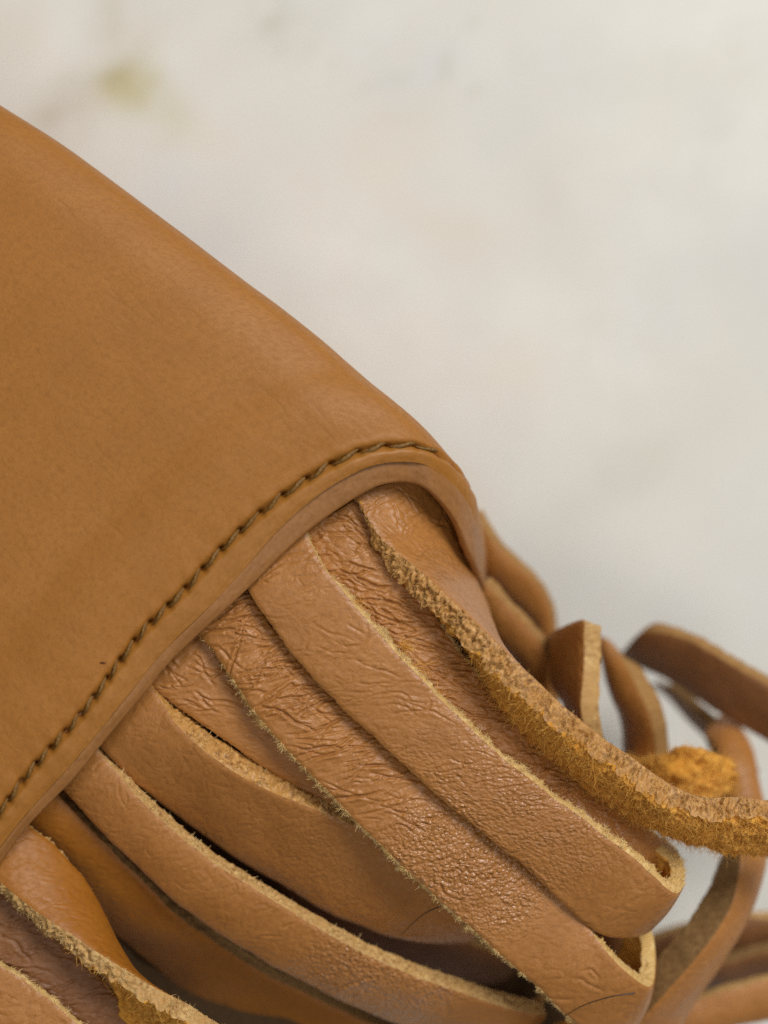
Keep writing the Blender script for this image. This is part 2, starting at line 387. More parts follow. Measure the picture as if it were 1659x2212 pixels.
def build_band():
    Fa = catmull(closed(np.array(F, float)), s_t); Aa = catmull(closed(np.array(A, float)), s_t)
    k0 = FRAME_W / (CAM_H - FOCUS_H) / PXW
    def tow(Q):
        h = Q[:, 2] * .001; k = k0 * (CAM_H - h)
        return np.stack([(Q[:, 0] - PXW / 2) * k, -(Q[:, 1] - PXH / 2) * k, h], -1)
    a = tow(Aa); f = tow(Fa)
    ds = norm(np.gradient(a, axis=0)); out = norm(f - a); n = norm(np.cross(ds, out))
    if n[len(n) // 3, 2] < 0: n = -n
    wid = np.linalg.norm(f - a, axis=1) * 1000
    xpix = Aa[:, 0]
    vis = s_t <= t_vis
    stepa = (0.10 + 0.48 * sstep(420, 650, xpix)) * (1 - sstep(870, 930, xpix) * 0.9)     # lip above the piping, fades at the corner
    r = 0.36
    wl = 0.70 - 0.26 * sstep(400, 700, xpix)          # where the lip lies across the hem
    # upper hem band: from stitches to the lip
    w1 = np.concatenate([np.linspace(0, 0.5, 14), np.linspace(0.53, 0.66, 12)])
    rows = []; mm = []
    for ww in w1:
        x = ww / 0.66
        v = x * wl * wid
        hgt = 0.14 * math.sin(min(x / 0.94, 1) * math.pi) + 0.04
        dd = -0.42 * np.exp(-(v / 0.34) ** 2) - 0.85 * hole_field(s_mm, np.array([0.0]))[:, 0] * np.exp(-(v / 0.26) ** 2)
        lip = -(stepa * 1.7 + 0.0) * sstep(0.95, 1.0, np.array([x]))[0]
        und = 0.04 * fbm(s_mm / 2.5, v * 0.9, 8, 3) - 0.075 * np.cos(2 * math.pi * np.interp(s_mm, holes, np.arange(len(holes)))) * np.exp(-v / 0.6)
        v = v - 0.10 * sstep(0.97, 1.0, np.array([x]))[0]
        rows.append(a + out * (v * .001)[:, None] + n * ((hgt + dd + lip + und) * .001 * np.where(vis, 1, 0.3))[:, None]); mm.append(v)
    P = np.stack(rows, 1); S = np.repeat(s_mm[:, None], len(w1), 1); VV = np.stack(mm, 1)
    cre = np.exp(-(VV / 0.2) ** 2) * 0.9 + 0.5 * (np.array(w1)[None, :] > 0.63)  # colour darkened as shade along the stitches and under the lip
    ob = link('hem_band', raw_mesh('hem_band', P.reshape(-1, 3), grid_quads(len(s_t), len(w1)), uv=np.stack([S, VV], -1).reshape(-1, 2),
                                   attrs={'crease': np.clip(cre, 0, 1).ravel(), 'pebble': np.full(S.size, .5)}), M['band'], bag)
    # rolled piping below the lip, turned under
    rows = []; mm = []
    for x in np.linspace(-0.12, 1.0, 14):
        v = wl * wid + x * ((1 - wl) * wid - r)
        hgt = -stepa * 0.75 + 0.10 - 0.16 * max(x, 0) ** 2 + 0.05 * fbm(s_mm / 3.0, v, 18, 3)
        rows.append(a + out * (v * .001)[:, None] + n * (hgt * .001)[:, None]); mm.append(v)
    last = rows[-1]; vl = mm[-1]
    for th in np.linspace(0.45, math.pi * 1.1, 13):
        rr = r * (1 + 0.10 * fbm(s_mm / 2.3, s_mm * 0 + th, 25, 2))
        rows.append(last + out * (rr * math.sin(th) * .001)[:, None] - n * (rr * (1 - math.cos(th)) * .001)[:, None]); mm.append(vl + r * th)
    for b in (0.8, 2.0):
        rows.append(rows[-1] - out * (b * .001)); mm.append(mm[-1] + b)
    P = np.stack(rows, 1); S = np.repeat(s_mm[:, None], P.shape[1], 1); VV = np.stack(mm, 1)
    P[..., 2] = np.maximum(P[..., 2], 0.0004)
    cre = 0.25 * np.clip(fbm(S / 6, VV * 1.0, 61, 2), 0, 1)
    op = link('hem_piping', raw_mesh('hem_piping', P.reshape(-1, 3), grid_quads(len(s_t), P.shape[1]), uv=np.stack([S, VV], -1).reshape(-1, 2),
                                     attrs={'crease': cre.ravel(), 'pebble': np.full(S.size, .5)}), M['piping'], bag)
    return a, out, n, ds
bA, bout, bn, bds = build_band()

# --- stitches: one twisted thread loop for each
def stitch_mesh(k):
    m, q = 13, 8
    t = np.linspace(-1, 1, m); rad = 0.195 * (1 - 0.72 * np.abs(t) ** 2.4)
    V = []
    for i in range(m):
        for j in range(q):
            th = 2 * math.pi * j / q
            tw = rad[i] * (1 + 0.16 * math.cos(2 * th + t[i] * 5.0 + k))
            V.append((t[i] * 1.12, tw * 1.0 * math.cos(th) + 0.10 * math.sin(t[i] * 2.2), tw * 0.85 * math.sin(th) + 0.34 * (1 - t[i] ** 2) - 0.30))
    return raw_mesh('stitch', np.array(V) * .001, grid_quads(m, q, closed_m=True))
stm = [stitch_mesh(k * 1.7) for k in range(4)]
for me in stm: me.materials.append(M['thread'])
from mathutils import Matrix
for i, p in enumerate(st_pos):
    k = np.searchsorted(s_mm, p)
    if k >= len(s_t) or s_t[k] > 16.35: continue
    ang = 0.13 + random.uniform(-.14, .14)
    X = Vector(bds[k]); Z = Vector(bn[k]); Y = Z.cross(X)
    X2 = (X * math.cos(ang) + Y * math.sin(ang)).normalized(); Y2 = Z.cross(X2).normalized()
    o = bpy.data.objects.new('stitch', stm[i % 4]); sc.collection.objects.link(o); o.parent = panel
    sx = random.uniform(0.94, 1.06) * (st_pos[min(i + 1, len(st_pos) - 1)] - st_pos[max(i - 1, 0)]) / (2 * PITCH); sy = random.uniform(.85, 1.15)
    loc = Vector(bA[k]) - Z * 0.00012
    mat = Matrix(((X2.x * sx, Y2.x * sy, Z.x, loc.x), (X2.y * sx, Y2.y * sy, Z.y, loc.y), (X2.z * sx, Y2.z * sy, Z.z, loc.z), (0, 0, 0, 1)))
    o.matrix_basis = mat

# ------------------------------------------------------------------ fringe strips
TRIS = [0]
def fibres(name, roots, dirs, lens, rad, mat, parent, curl=0.6, segs=3):
    n = len(roots)
    if n == 0: return
    k = segs + 1
    pts = np.zeros((n, k, 3)); d = norm(dirs); p = roots.copy(); pts[:, 0] = p
    bend = norm(rng.normal(size=(n, 3)))
    for i in range(segs):
        d = norm(d + bend * curl * rng.uniform(0.4, 1.2, (n, 1)) + rng.normal(size=(n, 3)) * curl * 0.35)
        p = p + d * (lens / segs)[:, None]; pts[:, i + 1] = p
    tang = norm(np.gradient(pts, axis=1))
    ref = norm(rng.normal(size=(n, 1, 3))); u = norm(np.cross(tang, ref)); v = np.cross(tang, u)
    rr = (rad[:, None] * np.linspace(1, 0.35, k)[None, :])[..., None]
    ring = np.stack([pts + rr * (math.cos(a) * u + math.sin(a) * v) for a in (0, 2.094, 4.189)], 2)   # n,k,3,3
    base = np.arange(n)[:, None, None] * (k * 3); i = np.arange(segs)[None, :, None]; j = np.arange(3)[None, None, :]
    q = np.stack(np.broadcast_arrays(base + i * 3 + j, base + i * 3 + (j + 1) % 3, base + (i + 1) * 3 + (j + 1) % 3, base + (i + 1) * 3 + j), -1).reshape(-1, 4)
    o = link(name, raw_mesh(name, ring.reshape(-1, 3), q), M[mat], parent)
    o['kind'] = 'stuff'
    TRIS[0] += len(q) * 2

def crease_curves(U, W, wmm, length, spec, seed):
    """individual crease lines drawn across the strip: returns relief (mm) and a 0..1 mask"""
    rg = np.random.default_rng(seed * 101 + 7)
    H = np.zeros_like(U); Mk = np.zeros_like(U)
    du = length / (U.shape[0] - 1)
    for c in spec:
        for _ in range(c['n']):
            u0 = length * rg.uniform(*c['t']); wid = np.interp(u0, U[:, 0], wmm)
            w0 = wid * (rg.beta(*c['beta']) if 'beta' in c else rg.uniform(0.02, 0.98))
            a = math.radians(c['ang'] + rg.normal(0, c.get('spread', 12)))
            ln = rg.uniform(*c['len']); k = max(6, int(ln / 0.07))
            hd = a + np.cumsum(rg.normal(0, 0.11, k)) * c.get('wander', 1.0) + 0.25 * c.get('wander', 1.0) * np.sin(np.linspace(0, rg.uniform(2, 7), k) + rg.uniform(0, 6))
            pu = u0 + np.cumsum(np.cos(hd)) * 0.07; pw = w0 + np.cumsum(np.sin(hd)) * 0.07
            pu -= (pu.mean() - u0); pw -= (pw.mean() - w0)
            tap = np.sin(np.linspace(0.12, math.pi - 0.12, k)) ** 0.6
            i0 = max(0, int((pu.min() - 0.8) / du)); i1 = min(U.shape[0], int((pu.max() + 0.8) / du) + 2)
            if i1 - i0 < 3: continue
            uu = U[i0:i1]; wv = W[i0:i1]
            d2 = (uu[..., None] - pu) ** 2 + (wv[..., None] - pw) ** 2
            j = d2.argmin(-1); dd = np.sqrt(np.take_along_axis(d2, j[..., None], -1)[..., 0]); tp = tap[j]
            dep = c['depth'] * rg.uniform(0.45, 1.15); sg = c.get('w', 0.085) * rg.uniform(0.8, 1.3)
            v = -dep * tp * np.exp(-(dd / sg) ** 2)
            sh = 0.55 * dep * tp * np.exp(-((dd - 3.0 * sg) / (2.0 * sg)) ** 2) * (c.get('puff', 1.0))
            H[i0:i1] = np.minimum(H[i0:i1] + sh * (H[i0:i1] < 0.12), 9) ; H[i0:i1] = np.where(v < -0.25 * dep * tp, np.minimum(H[i0:i1], v), H[i0:i1] + v)
            Mk[i0:i1] = np.maximum(Mk[i0:i1], tp * np.exp(-(dd / (sg * 0.9)) ** 2) * min(1, dep * 6))
    return np.clip(H, -0.35, 0.22) * 0.92, Mk

def strip(L, R, label=None, thick=1.2, bow=0.25, round_=0.10, mat='strip', cutL='cut', cutR='cut', back='suede', res=0.13,
          creases=(), fuzzL=0, fuzzR=0, fuzz_mat='fib_cream', fuzz_len=(0.08, 0.75), pebble=None, wob=0.11, seed=1, suede_fuzz=0, suede_rng=(0, 1),
          edge_rough=0.26, und=0.08, flip=False, name='fringe_strip', edge_n=7, fuzz_rad=(0.016, 0.034), wr=None, lines=(), belly=0.0, bulgeL=0.10, bulgeR=0.10, end_mat=None, root_fade=(0.04, 0.16), thick_root=1.0, edge_scale=0.55, suede_rough=1.0, nap_len=(.3, .9), nap_rad=(.014, .034)):
    Lw, Rw = atl(L), atl(R)
    mid = (Lw + Rw) / 2
    t, arc = arc_params(mid, res * .001)
    l = catmull(Lw, t); r = catmull(Rw, t)
    am = arc * 1000
    ac = norm(r - l); wmm = np.linalg.norm(r - l, axis=1) * 1000
    l = l + ac * (wob * fbm(am / 3.0, am * 0, seed, 3) * .001)[:, None]
    r = r + ac * (wob * fbm(am / 3.0, am * 0 + 9, seed + 1, 3) * .001)[:, None]
    m = max(8, int(np.max(wmm) / res))
    s = np.linspace(0, 1, m)
    s = s + 0.06 * np.sin(2 * math.pi * s) * -1 / (2 * math.pi)      # a little denser at the edges
    P = l[:, None] * (1 - s)[None, :, None] + r[:, None] * s[None, :, None]
    n = norm(np.cross(np.gradient(P, axis=0), np.gradient(P, axis=1)))
    if flip: n = -n
    U = np.repeat(am[:, None], m, 1); W = s[None, :] * wmm[:, None]
    tt = (U / am[-1])
    dl = W; dr = wmm[:, None] - W; de = np.minimum(dl, dr)
    d = bow * (1 - (2 * s[None, :] - 1) ** 2) - round_ * np.clip(1 - de / 0.45, 0, 1) ** 2 + und * fbm(U / 4.5, W / 4.5, seed + 5, 2)
    cre = np.zeros_like(d)
    for c in creases:
        ang = math.radians(c.get('ang', 90)); ca, sa = math.cos(ang), math.sin(ang)
        p = (U * ca + W * sa); q = (-U * sa + W * ca)                # p runs along the creases
        q = q + c.get('warp', 0.25) * fbm(U / 2.2, W / 2.2, seed + 40, 2)
        nn = fbm(p / c.get('len', 5.0), q / c.get('gap', 0.9), seed + c.get('seed', 50), 2)
        lns = np.clip(1 - np.abs(nn) / c.get('w', 0.22), 0, 1) ** 1.5
        k = np.ones_like(d)
        if 't' in c:
            x0, x1, x2, x3 = c['t']; k = k * sstep(x0, x1, tt) * (1 - sstep(x2, x3, tt))
        if 's' in c:
            y0, y1, y2, y3 = c['s']; k = k * sstep(y0, y1, s[None, :] + 0 * tt) * (1 - sstep(y2, y3, s[None, :] + 0 * tt))
        k = k * (0.45 + 0.55 * sstep(-0.2, 0.35, fbm(U / 3.2, W / 3.2, seed + 70, 2)))
        amp = c.get('amp', 0.12)
        d = d - amp * lns * k + amp * 0.8 * nn * k * c.get('fold', 0.6)
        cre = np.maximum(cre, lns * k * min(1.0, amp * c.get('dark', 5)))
    if lines:
        hh, mk_ = crease_curves(U, W, wmm, am[-1], lines, seed)
        d = d + hh; cre = np.maximum(cre, 0.55 * mk_)
    G = P + n * (d * .001)[..., None]
    wr = dict(dict(ang=66, len=1.5, gap=0.95, base=0.20, zones=()), **(wr or {}))
    ang = math.radians(wr['ang']); ca, sa = math.cos(ang), math.sin(ang)
    cp = U * ca + W * sa; cq = -U * sa + W * ca + 0.55 * fbm(U / 3.5, W / 3.5, seed + 140, 2)
    wk = np.full(d.shape, wr['base'])
    for (x0, x1, x2, x3, y0, y1, amt) in wr['zones']:
        z = sstep(x0, x1, tt) * (1 - sstep(x2, x3, tt))
        wk = np.maximum(wk, amt * z * (0.35 + 0.65 * sstep(y0, y1, s[None, :] + 0 * tt) if y1 > y0 else z * 0 + amt * z * (0.35 + 0.65 * (1 - sstep(y1, y0, s[None, :] + 0 * tt)))))
    pb = np.full(d.shape, 0.13)
    if pebble is not None:
        for (x0, x1, x2, x3, amt) in pebble:
            pb = np.maximum(pb, amt * sstep(x0, x1, tt) * (1 - sstep(x2, x3, tt)))
    pb = pb * (0.6 + 0.5 * np.clip(fbm(U / 3, W / 3, seed + 90, 2) + .3, 0, 1))
    quads = grid_quads(len(t), m)
    if flip: quads = quads[:, ::-1]
    # roughened leather reads from real relief: edges of the finished side stay slightly uneven
    o = link(name, raw_mesh(name, G.reshape(-1, 3), quads, uv=np.stack([U + seed * 31.7, W + seed * 13.1], -1).reshape(-1, 2),
                            uv2=np.stack([cp / wr['len'] + seed * 3.3, cq / wr['gap']], -1).reshape(-1, 2),
                            attrs={'crease': cre.ravel(), 'pebble': pb.ravel(), 'wrinkle': wk.ravel()}), M[mat], bag)
    if label: o['label'] = label
    TRIS[0] += len(quads) * 2
    # suede back
    sb = slice(None, None, 1 if suede_fuzz else 2)
    thk = thick * (thick_root + (1 - thick_root) * sstep(0.03, 0.17, tt))
    B0 = P + n * (((bow - belly) * (1 - (2 * s[None, :] - 1) ** 2) - thk) * .001)[..., None]
    rough = suede_rough * (0.12 * fbm(U / 1.5, W / 1.1, seed + 101, 3) + 0.05 * fbm(U / 0.62 + 0.4 * fbm(U, W, seed), W / 0.47, seed + 111, 2) - 0.13 * np.clip(1 - np.abs(fbm(U / 1.0, W / 0.6, seed + 117, 2)) / 0.30, 0, 1) ** 1.5)
    B = B0 - n * ((rough + 0.05) * .001)[..., None]
    Bs = B[sb, :]
    ob = link('suede_back', raw_mesh('suede_back', Bs.reshape(-1, 3), grid_quads(Bs.shape[0], m)[:, ::-1]), M[back], o)
    TRIS[0] += Bs.shape[0] * m * 2
    if suede_fuzz:
        ii = (rng.uniform(suede_rng[0], suede_rng[1], suede_fuzz) * (len(t) - 1)).astype(int); jj = rng.integers(0, m, suede_fuzz)
        root = B[ii, jj] + n[ii, jj] * 0.00004
        tang = norm(np.gradient(P, axis=0))[ii, jj]
        dr_ = -n[ii, jj] * rng.uniform(-0.05, 0.45, (suede_fuzz, 1)) + tang * rng.normal(0, .8, (suede_fuzz, 1)) + ac[ii] * rng.normal(0, .6, (suede_fuzz, 1))
        fibres('suede_nap', root, dr_, rng.uniform(*nap_len, suede_fuzz) * .001, rng.uniform(*nap_rad, suede_fuzz) * .001, 'fib_gold', o, curl=1.0, segs=5)
    # cut edges
    for side, cm, fz in ((0, cutL, fuzzL), (-1, cutR, fuzzR)):
        sgn = -1 if side == 0 else 1
        top = G[:, side]; bot = B[:, side]
        fr = np.linspace(0, 1, edge_n + 1)
        E = top[:, None] * (1 - fr)[None, :, None] + bot[:, None] * fr[None, :, None]
        ee = ((bulgeL if side == 0 else bulgeR) * np.sin(fr ** 0.75 * math.pi))[None, :] + edge_rough * (fbm(np.repeat(am[:, None], edge_n + 1, 1) / edge_scale, fr[None, :] * thick / edge_scale + 0 * am[:, None], seed + 130 + side, 3)) * (np.sin(fr * math.pi) ** 0.5)[None, :]
        rf = sstep(root_fade[0], root_fade[1], am / am[-1])
        ee = ee * (0.25 + 0.75 * rf * (0.55 + 0.9 * np.clip(fbm(am / 1.7, am * 0, seed + 150, 3) + .35, 0, 1)))[:, None]
        E = E + (sgn * ac)[:, None, :] * (ee * .001)[..., None]
        qq = grid_quads(len(t), edge_n + 1)
        link('cut_edge', raw_mesh('cut_edge', E.reshape(-1, 3), qq), M[cm], o)
        TRIS[0] += len(qq) * 2
        if fz:
            nf = int(fz * am[-1])
            ii = rng.integers(0, len(t), nf); ff = rng.beta(1.1, 1.1, nf); jj = (ff * edge_n).astype(int)
            # clumps
            cl_ = 0.06 + 0.94 * sstep(0.0, 0.55, fbm(am / 0.8, am * 0, seed + 160, 3))
            keep = rng.uniform(size=nf) < (cl_ * (0.1 + 0.9 * rf))[ii]; ii, jj = ii[keep], jj[keep]; nf = len(ii)
            tang = norm(np.gradient(l if side == 0 else r, axis=0))[ii]
            nn_ = n[ii, side]
            dr_ = sgn * ac[ii] * rng.uniform(0.1, 0.9, (nf, 1)) + nn_ * rng.normal(0.10, .55, (nf, 1)) + tang * rng.normal(0, .8, (nf, 1))
            fl = fuzz_len[0] + (fuzz_len[1] - fuzz_len[0]) * rng.beta(0.8, 2.6, nf)
            fibres('edge_fibres', E[ii, jj], dr_, fl * .001, rng.uniform(*fuzz_rad, nf) * .001, fuzz_mat, o, curl=0.95)
    # end caps
    for e in (0, -1):
        cap = np.stack([G[e], B[e]], 0)
        link('cut_end', raw_mesh('cut_end', cap.reshape(-1, 3), grid_quads(2, m)), M[end_mat or cutR], o)
    return o

TR = dict(ang=80, len=4.5, gap=0.75, amp=0.16, w=0.25)
# S1: outermost strip at the bag's corner; turns on edge and shows its golden suede side
strip([(765, 1070, 39.5), (825, 1160, 40.3), (905, 1228, 40.8), (985, 1300, 41.5), (1060, 1375, 42.3), (1150, 1462, 42.3), (1250, 1550, 42), (1370, 1638, 41), (1490, 1712, 40), (1600, 1722, 38.8), (1760, 1730, 37.5)],
      [(915, 1020, 36), (985, 1130, 33), (1020, 1225, 30), (1052, 1300, 30), (1076, 1385, 33), (1105, 1492, 36), (1216, 1601, 36.0), (1337, 1696, 35.4), (1470, 1769, 34.8), (1595, 1803, 33.8), (1760, 1806, 32.8)],
      'outermost fringe strip turned on edge, showing golden fuzzy suede', thick=2.1, bow=0.5, cutL='cut_brown', fuzzL=240, fuzz_mat='fib_brown', suede_rough=3.2, nap_len=(.3, 1.5), nap_rad=(.012, .034), edge_scale=.42, suede_fuzz=9000, suede_rng=(.33, 1),
      edge_rough=0.58, edge_n=12, wr=dict(base=.25), belly=.7, thick_root=.25, root_fade=(.06, .16), lines=[dict(n=26, t=(.0, .22), ang=78, spread=22, len=(1.2, 4.5), depth=.10, beta=(1.3, 2.2)), dict(n=10, t=(.0, .10), ang=20, spread=20, len=(1, 3), depth=.10)], res=.10, seed=2)
# S2
strip([(640, 1160, 38.6), (690, 1240, 39.2), (760, 1330, 39.4), (850, 1430, 39.4), (960, 1540, 39.2), (1080, 1650, 38.8), (1200, 1740, 38.3), (1300, 1820, 37.6), (1370, 1870, 36.6), (1410, 1900, 34)],
      [(775, 1075, 38.6), (840, 1180, 39), (902, 1275, 38.9), (968, 1375, 38.6), (1055, 1490, 38.2), (1155, 1595, 37.6), (1262, 1694, 36.6), (1362, 1760, 35.8), (1432, 1815, 34.6), (1468, 1845, 32)],
      'deeply wrinkled fringe strip second from the corner', bow=0.15, fuzzR=260, bulgeR=.22, cutR='cut_cream', creases=[dict(ang=40, len=4, gap=1.3, amp=0.12, w=.30, t=(0, .03, .62, .8), dark=0)], res=.085, wr=dict(ang=45, len=1.6, gap=.9, base=.45), lines=[dict(n=120, t=(.0, .72), ang=42, spread=14, wander=.8, len=(1.2, 4.5), depth=.17), dict(n=60, t=(.05, .7), ang=95, spread=25, len=(.6, 1.8), depth=.08, w=.06)],
      pebble=[(.5, .7, .95, 1, .5)], seed=3)
# S3
S3 = strip([(515, 1235, 39.8), (548, 1295, 40.8), (610, 1385, 41), (680, 1467, 41), (760, 1550, 41), (840, 1622, 40.9), (935, 1710, 40.6), (1040, 1798, 40), (1140, 1880, 39), (1240, 1975, 37.8), (1310, 2025, 36.8), (1385, 2022, 35.5), (1415, 1995, 33.3), (1405, 1950, 31.5), (1365, 1915, 31), (1300, 1870, 30)],
      [(650, 1130, 39.8), (700, 1225, 41.0), (760, 1300, 41.3), (840, 1393, 41.4), (920, 1478, 41.3), (1000, 1558, 41.2), (1090, 1640, 41), (1190, 1720, 40.6), (1280, 1785, 40.2), (1365, 1852, 39.8), (1420, 1902, 39.3), (1462, 1930, 38.5), (1482, 1900, 36.3), (1470, 1853, 34.5), (1430, 1822, 34), (1370, 1775, 33)],
      'wide fringe strip with a cream frayed edge, end folded back under itself', bow=0.22, thick=1.5, bulgeR=.26, cutR='cut_cream', fuzzR=420, fuzzL=0, fuzz_len=(.08, .8),
      res=.085, wr=dict(base=.20), lines=[dict(n=46, t=(.0, .55), ang=62, spread=16, len=(1.5, 5.5), depth=.075), dict(n=60, t=(.05, .62), ang=88, spread=22, len=(.5, 1.6), depth=.05, w=.06), dict(n=8, t=(.5, .75), ang=80, len=(1, 3), depth=.05)],
      pebble=[(.25, .5, .62, .74, 1.0)], seed=4)
for (tx, ty, th, cnt) in ((770, 1308, 40.6, 26), (872, 1398, 40.6, 60), (900, 1445, 40.4, 40), (1000, 1575, 40.2, 22), (945, 1500, 40.2, 18)):
    c_ = np.array(at(tx, ty, th)); rt = c_ + rng.normal(0, 0.00028, (cnt, 3)) * np.array([1, 1, .4])
    dv = np.array([0.7, 0.3, 0.15]) + rng.normal(0, .7, (cnt, 3)) * np.array([1, 1, .4])
    fibres('loose_tuft', rt, dv, rng.uniform(.3, 1.7, cnt) * .001, rng.uniform(.014, .028, cnt) * .001, 'fib_gold', S3, curl=.5, segs=5)
# S4
strip([(395, 1345, 38.6), (455, 1400, 39.6), (505, 1470, 40), (560, 1550, 40.2), (630, 1630, 40.2), (710, 1712, 40), (800, 1805, 39.6), (900, 1900, 39), (1000, 1990, 38.2), (1090, 2070, 37.2), (1160, 2130, 36.4), (1220, 2190, 35.5), (1290, 2245, 34), (1360, 2240, 32), (1380, 2200, 30), (1375, 2140, 28.5), (1340, 2090, 27.5)],
      [(510, 1238, 38.4), (548, 1298, 39.4), (611, 1387, 39.6), (682, 1468, 39.6), (763, 1551, 39.6), (843, 1624, 39.5), (938, 1712, 39.3), (1043, 1800, 38.8), (1146, 1880, 37.8), (1243, 1966, 37.1), (1288, 2026, 37.2), (1320, 2068, 37.4), (1365, 2110, 36.8), (1405, 2132, 35.5), (1418, 2085, 33), (1412, 2020, 31.5), (1380, 1970, 30.5)],
      'widest fringe strip in the middle, cross-wrinkled, with glossy pebbled lower half', bow=0.30, thick=1.4, bulgeL=.24, cutL='cut_cream', fuzzL=380, fuzzR=20, cutR='cut_cream',
      creases=[dict(ang=72, len=9, gap=1.5, amp=0.14, w=.30, warp=.12, t=(0, .03, .36, .48), fold=.8, dark=0)], res=.085, wr=dict(base=.20), lines=[dict(n=60, t=(.02, .36), ang=67, spread=6, wander=.55, len=(2.5, 6.5), depth=.21, beta=(2.0, 1.4)), dict(n=70, t=(.0, .40), ang=66, spread=9, wander=.6, len=(.6, 2.4), depth=.12, w=.06, beta=(2.6, 1.0)), dict(n=34, t=(.30, .56), ang=58, spread=18, len=(1.2, 4.5), depth=.09), dict(n=3, t=(.74, .78), ang=75, spread=4, len=(2, 4), depth=.10)],
      pebble=[(.36, .46, .58, .68, 1.6)], seed=5)
# S5
strip([(290, 1440, 37.8), (348, 1498, 38.4), (404, 1541, 38.3), (466, 1585, 38.1), (536, 1635, 37.8), (616, 1686, 37.3), (706, 1742, 36.6), (796, 1797, 35.8)],
      [(430, 1330, 37.8), (480, 1420, 38.4), (540, 1480, 38.4), (600, 1540, 38.2), (660, 1590, 38), (730, 1650, 37.5), (800, 1710, 36.8), (880, 1770, 36)],
      'smooth fringe strip tucked under the cross-wrinkled strip', bow=0.1, mat='strip', res=.10, wr=dict(base=.25), lines=[dict(n=34, t=(.0, .30), ang=28, spread=25, len=(.8, 3.5), depth=.12), dict(n=14, t=(.2, .9), ang=70, spread=25, len=(.8, 2.5), depth=.06)], seed=6, fuzzL=10)
# S6
strip([(185, 1580, 37.4), (235, 1635, 37.6), (295, 1695, 36.6), (360, 1747, 35.4), (430, 1800, 34.3), (510, 1855, 33.4), (610, 1915, 32.5), (710, 1972, 31.8), (800, 2010, 31.4), (890, 2035, 30.2), (1000, 2042, 28.5)],
      [(305, 1455, 38.2), (351, 1520, 39.2), (388, 1576, 39.7), (449, 1630, 39.6), (525, 1680, 39.2), (624, 1728, 38.6), (723, 1767, 37.7), (802, 1802, 36.6), (880, 1855, 35.8), (960, 1905, 35.2), (1060, 1985, 34)],
      'fringe strip with a broad raw cut edge, running under the middle strip', thick=2.5, bow=0.38, cutR='cut_brown', fuzzR=130, fuzz_mat='fib_cream', edge_rough=.42, edge_n=10, edge_scale=.45,
      wr=dict(base=.18), lines=[dict(n=40, t=(.2, .95), ang=84, spread=18, len=(.8, 3.0), depth=.055, w=.07)], pebble=[(.4, .6, .95, 1, .7)], seed=7)
# S7
strip([(95, 1670, 36.4), (155, 1727, 36.8), (230, 1810, 36.5), (305, 1880, 36), (385, 1955, 35.3), (465, 2012, 34.5), (560, 2072, 33.6), (660, 2125, 32.6), (760, 2175, 31.4), (860, 2215, 30), (970, 2245, 28.5), (1080, 2270, 27)],
      [(185, 1590, 37.2), (235, 1652, 38.0), (300, 1727, 38), (375, 1797, 37.6), (455, 1860, 37.2), (550, 1922, 36.6), (650, 1983, 36), (750, 2042, 35.3), (850, 2092, 34.6), (950, 2130, 33.6), (1070, 2170, 32), (1180, 2200, 30)],
      'fringe strip with a glossy pebbled bend at the bottom of the picture', thick=1.6, bow=0.38, cutR='cut', fuzzR=140, edge_rough=.36, edge_n=8, edge_scale=.45,
      wr=dict(base=.18), lines=[dict(n=60, t=(.02, .7), ang=82, spread=18, len=(.8, 3.5), depth=.06, w=.07), dict(n=4, t=(.58, .66), ang=88, spread=5, len=(3, 5), depth=.14)],
      pebble=[(.5, .62, .78, .88, 1.5)], seed=8)
# S8
strip([(15, 1745, 34.6), (70, 1795, 34.4), (130, 1860, 33), (180, 1935, 31.2), (240, 2010, 29), (310, 2070, 27), (390, 2140, 25.5), (470, 2205, 24), (560, 2270, 23), (660, 2330, 22)],
      [(90, 1680, 35.2), (150, 1745, 35.4), (228, 1826, 34.6), (303, 1900, 33.4), (379, 1975, 32), (459, 2034, 30.2), (554, 2095, 28.6), (654, 2146, 27), (764, 2196, 25.5), (884, 2246, 24)],
      'shaded smooth fringe strip sinking between two others', bow=0.4, mat='strip_smooth', cutR='cut_shaded', seed=9)
# S9: smooth strip at lower left that turns on edge
strip([(-130, 1800, 38), (-60, 1855, 39), (5, 1910, 40), (80, 1967, 40.5), (160, 2018, 40.8), (240, 2072, 41), (320, 2122, 41), (400, 2165, 40.8), (490, 2218, 40.3), (600, 2280, 39.5)],
      [(5, 1725, 37), (70, 1788, 37.3), (128, 1835, 36.8), (182, 1897, 36.2), (226, 1970, 35.8), (255, 2040, 35.5), (270, 2110, 35.5), (300, 2200, 35.5), (360, 2270, 35.2), (470, 2340, 34.8)],
      'smooth orange-tan strip at the lower left turning onto its frayed edge', thick=1.6, bow=0.5, mat='strip_smooth', cutL='cut', fuzzL=170, fuzz_mat='fib_cream', suede_fuzz=2500, suede_rng=(.35, 1), suede_rough=3.0, nap_len=(.3, 1.0), nap_rad=(.016, .034), edge_rough=.45, edge_n=12, edge_scale=.45, seed=10)
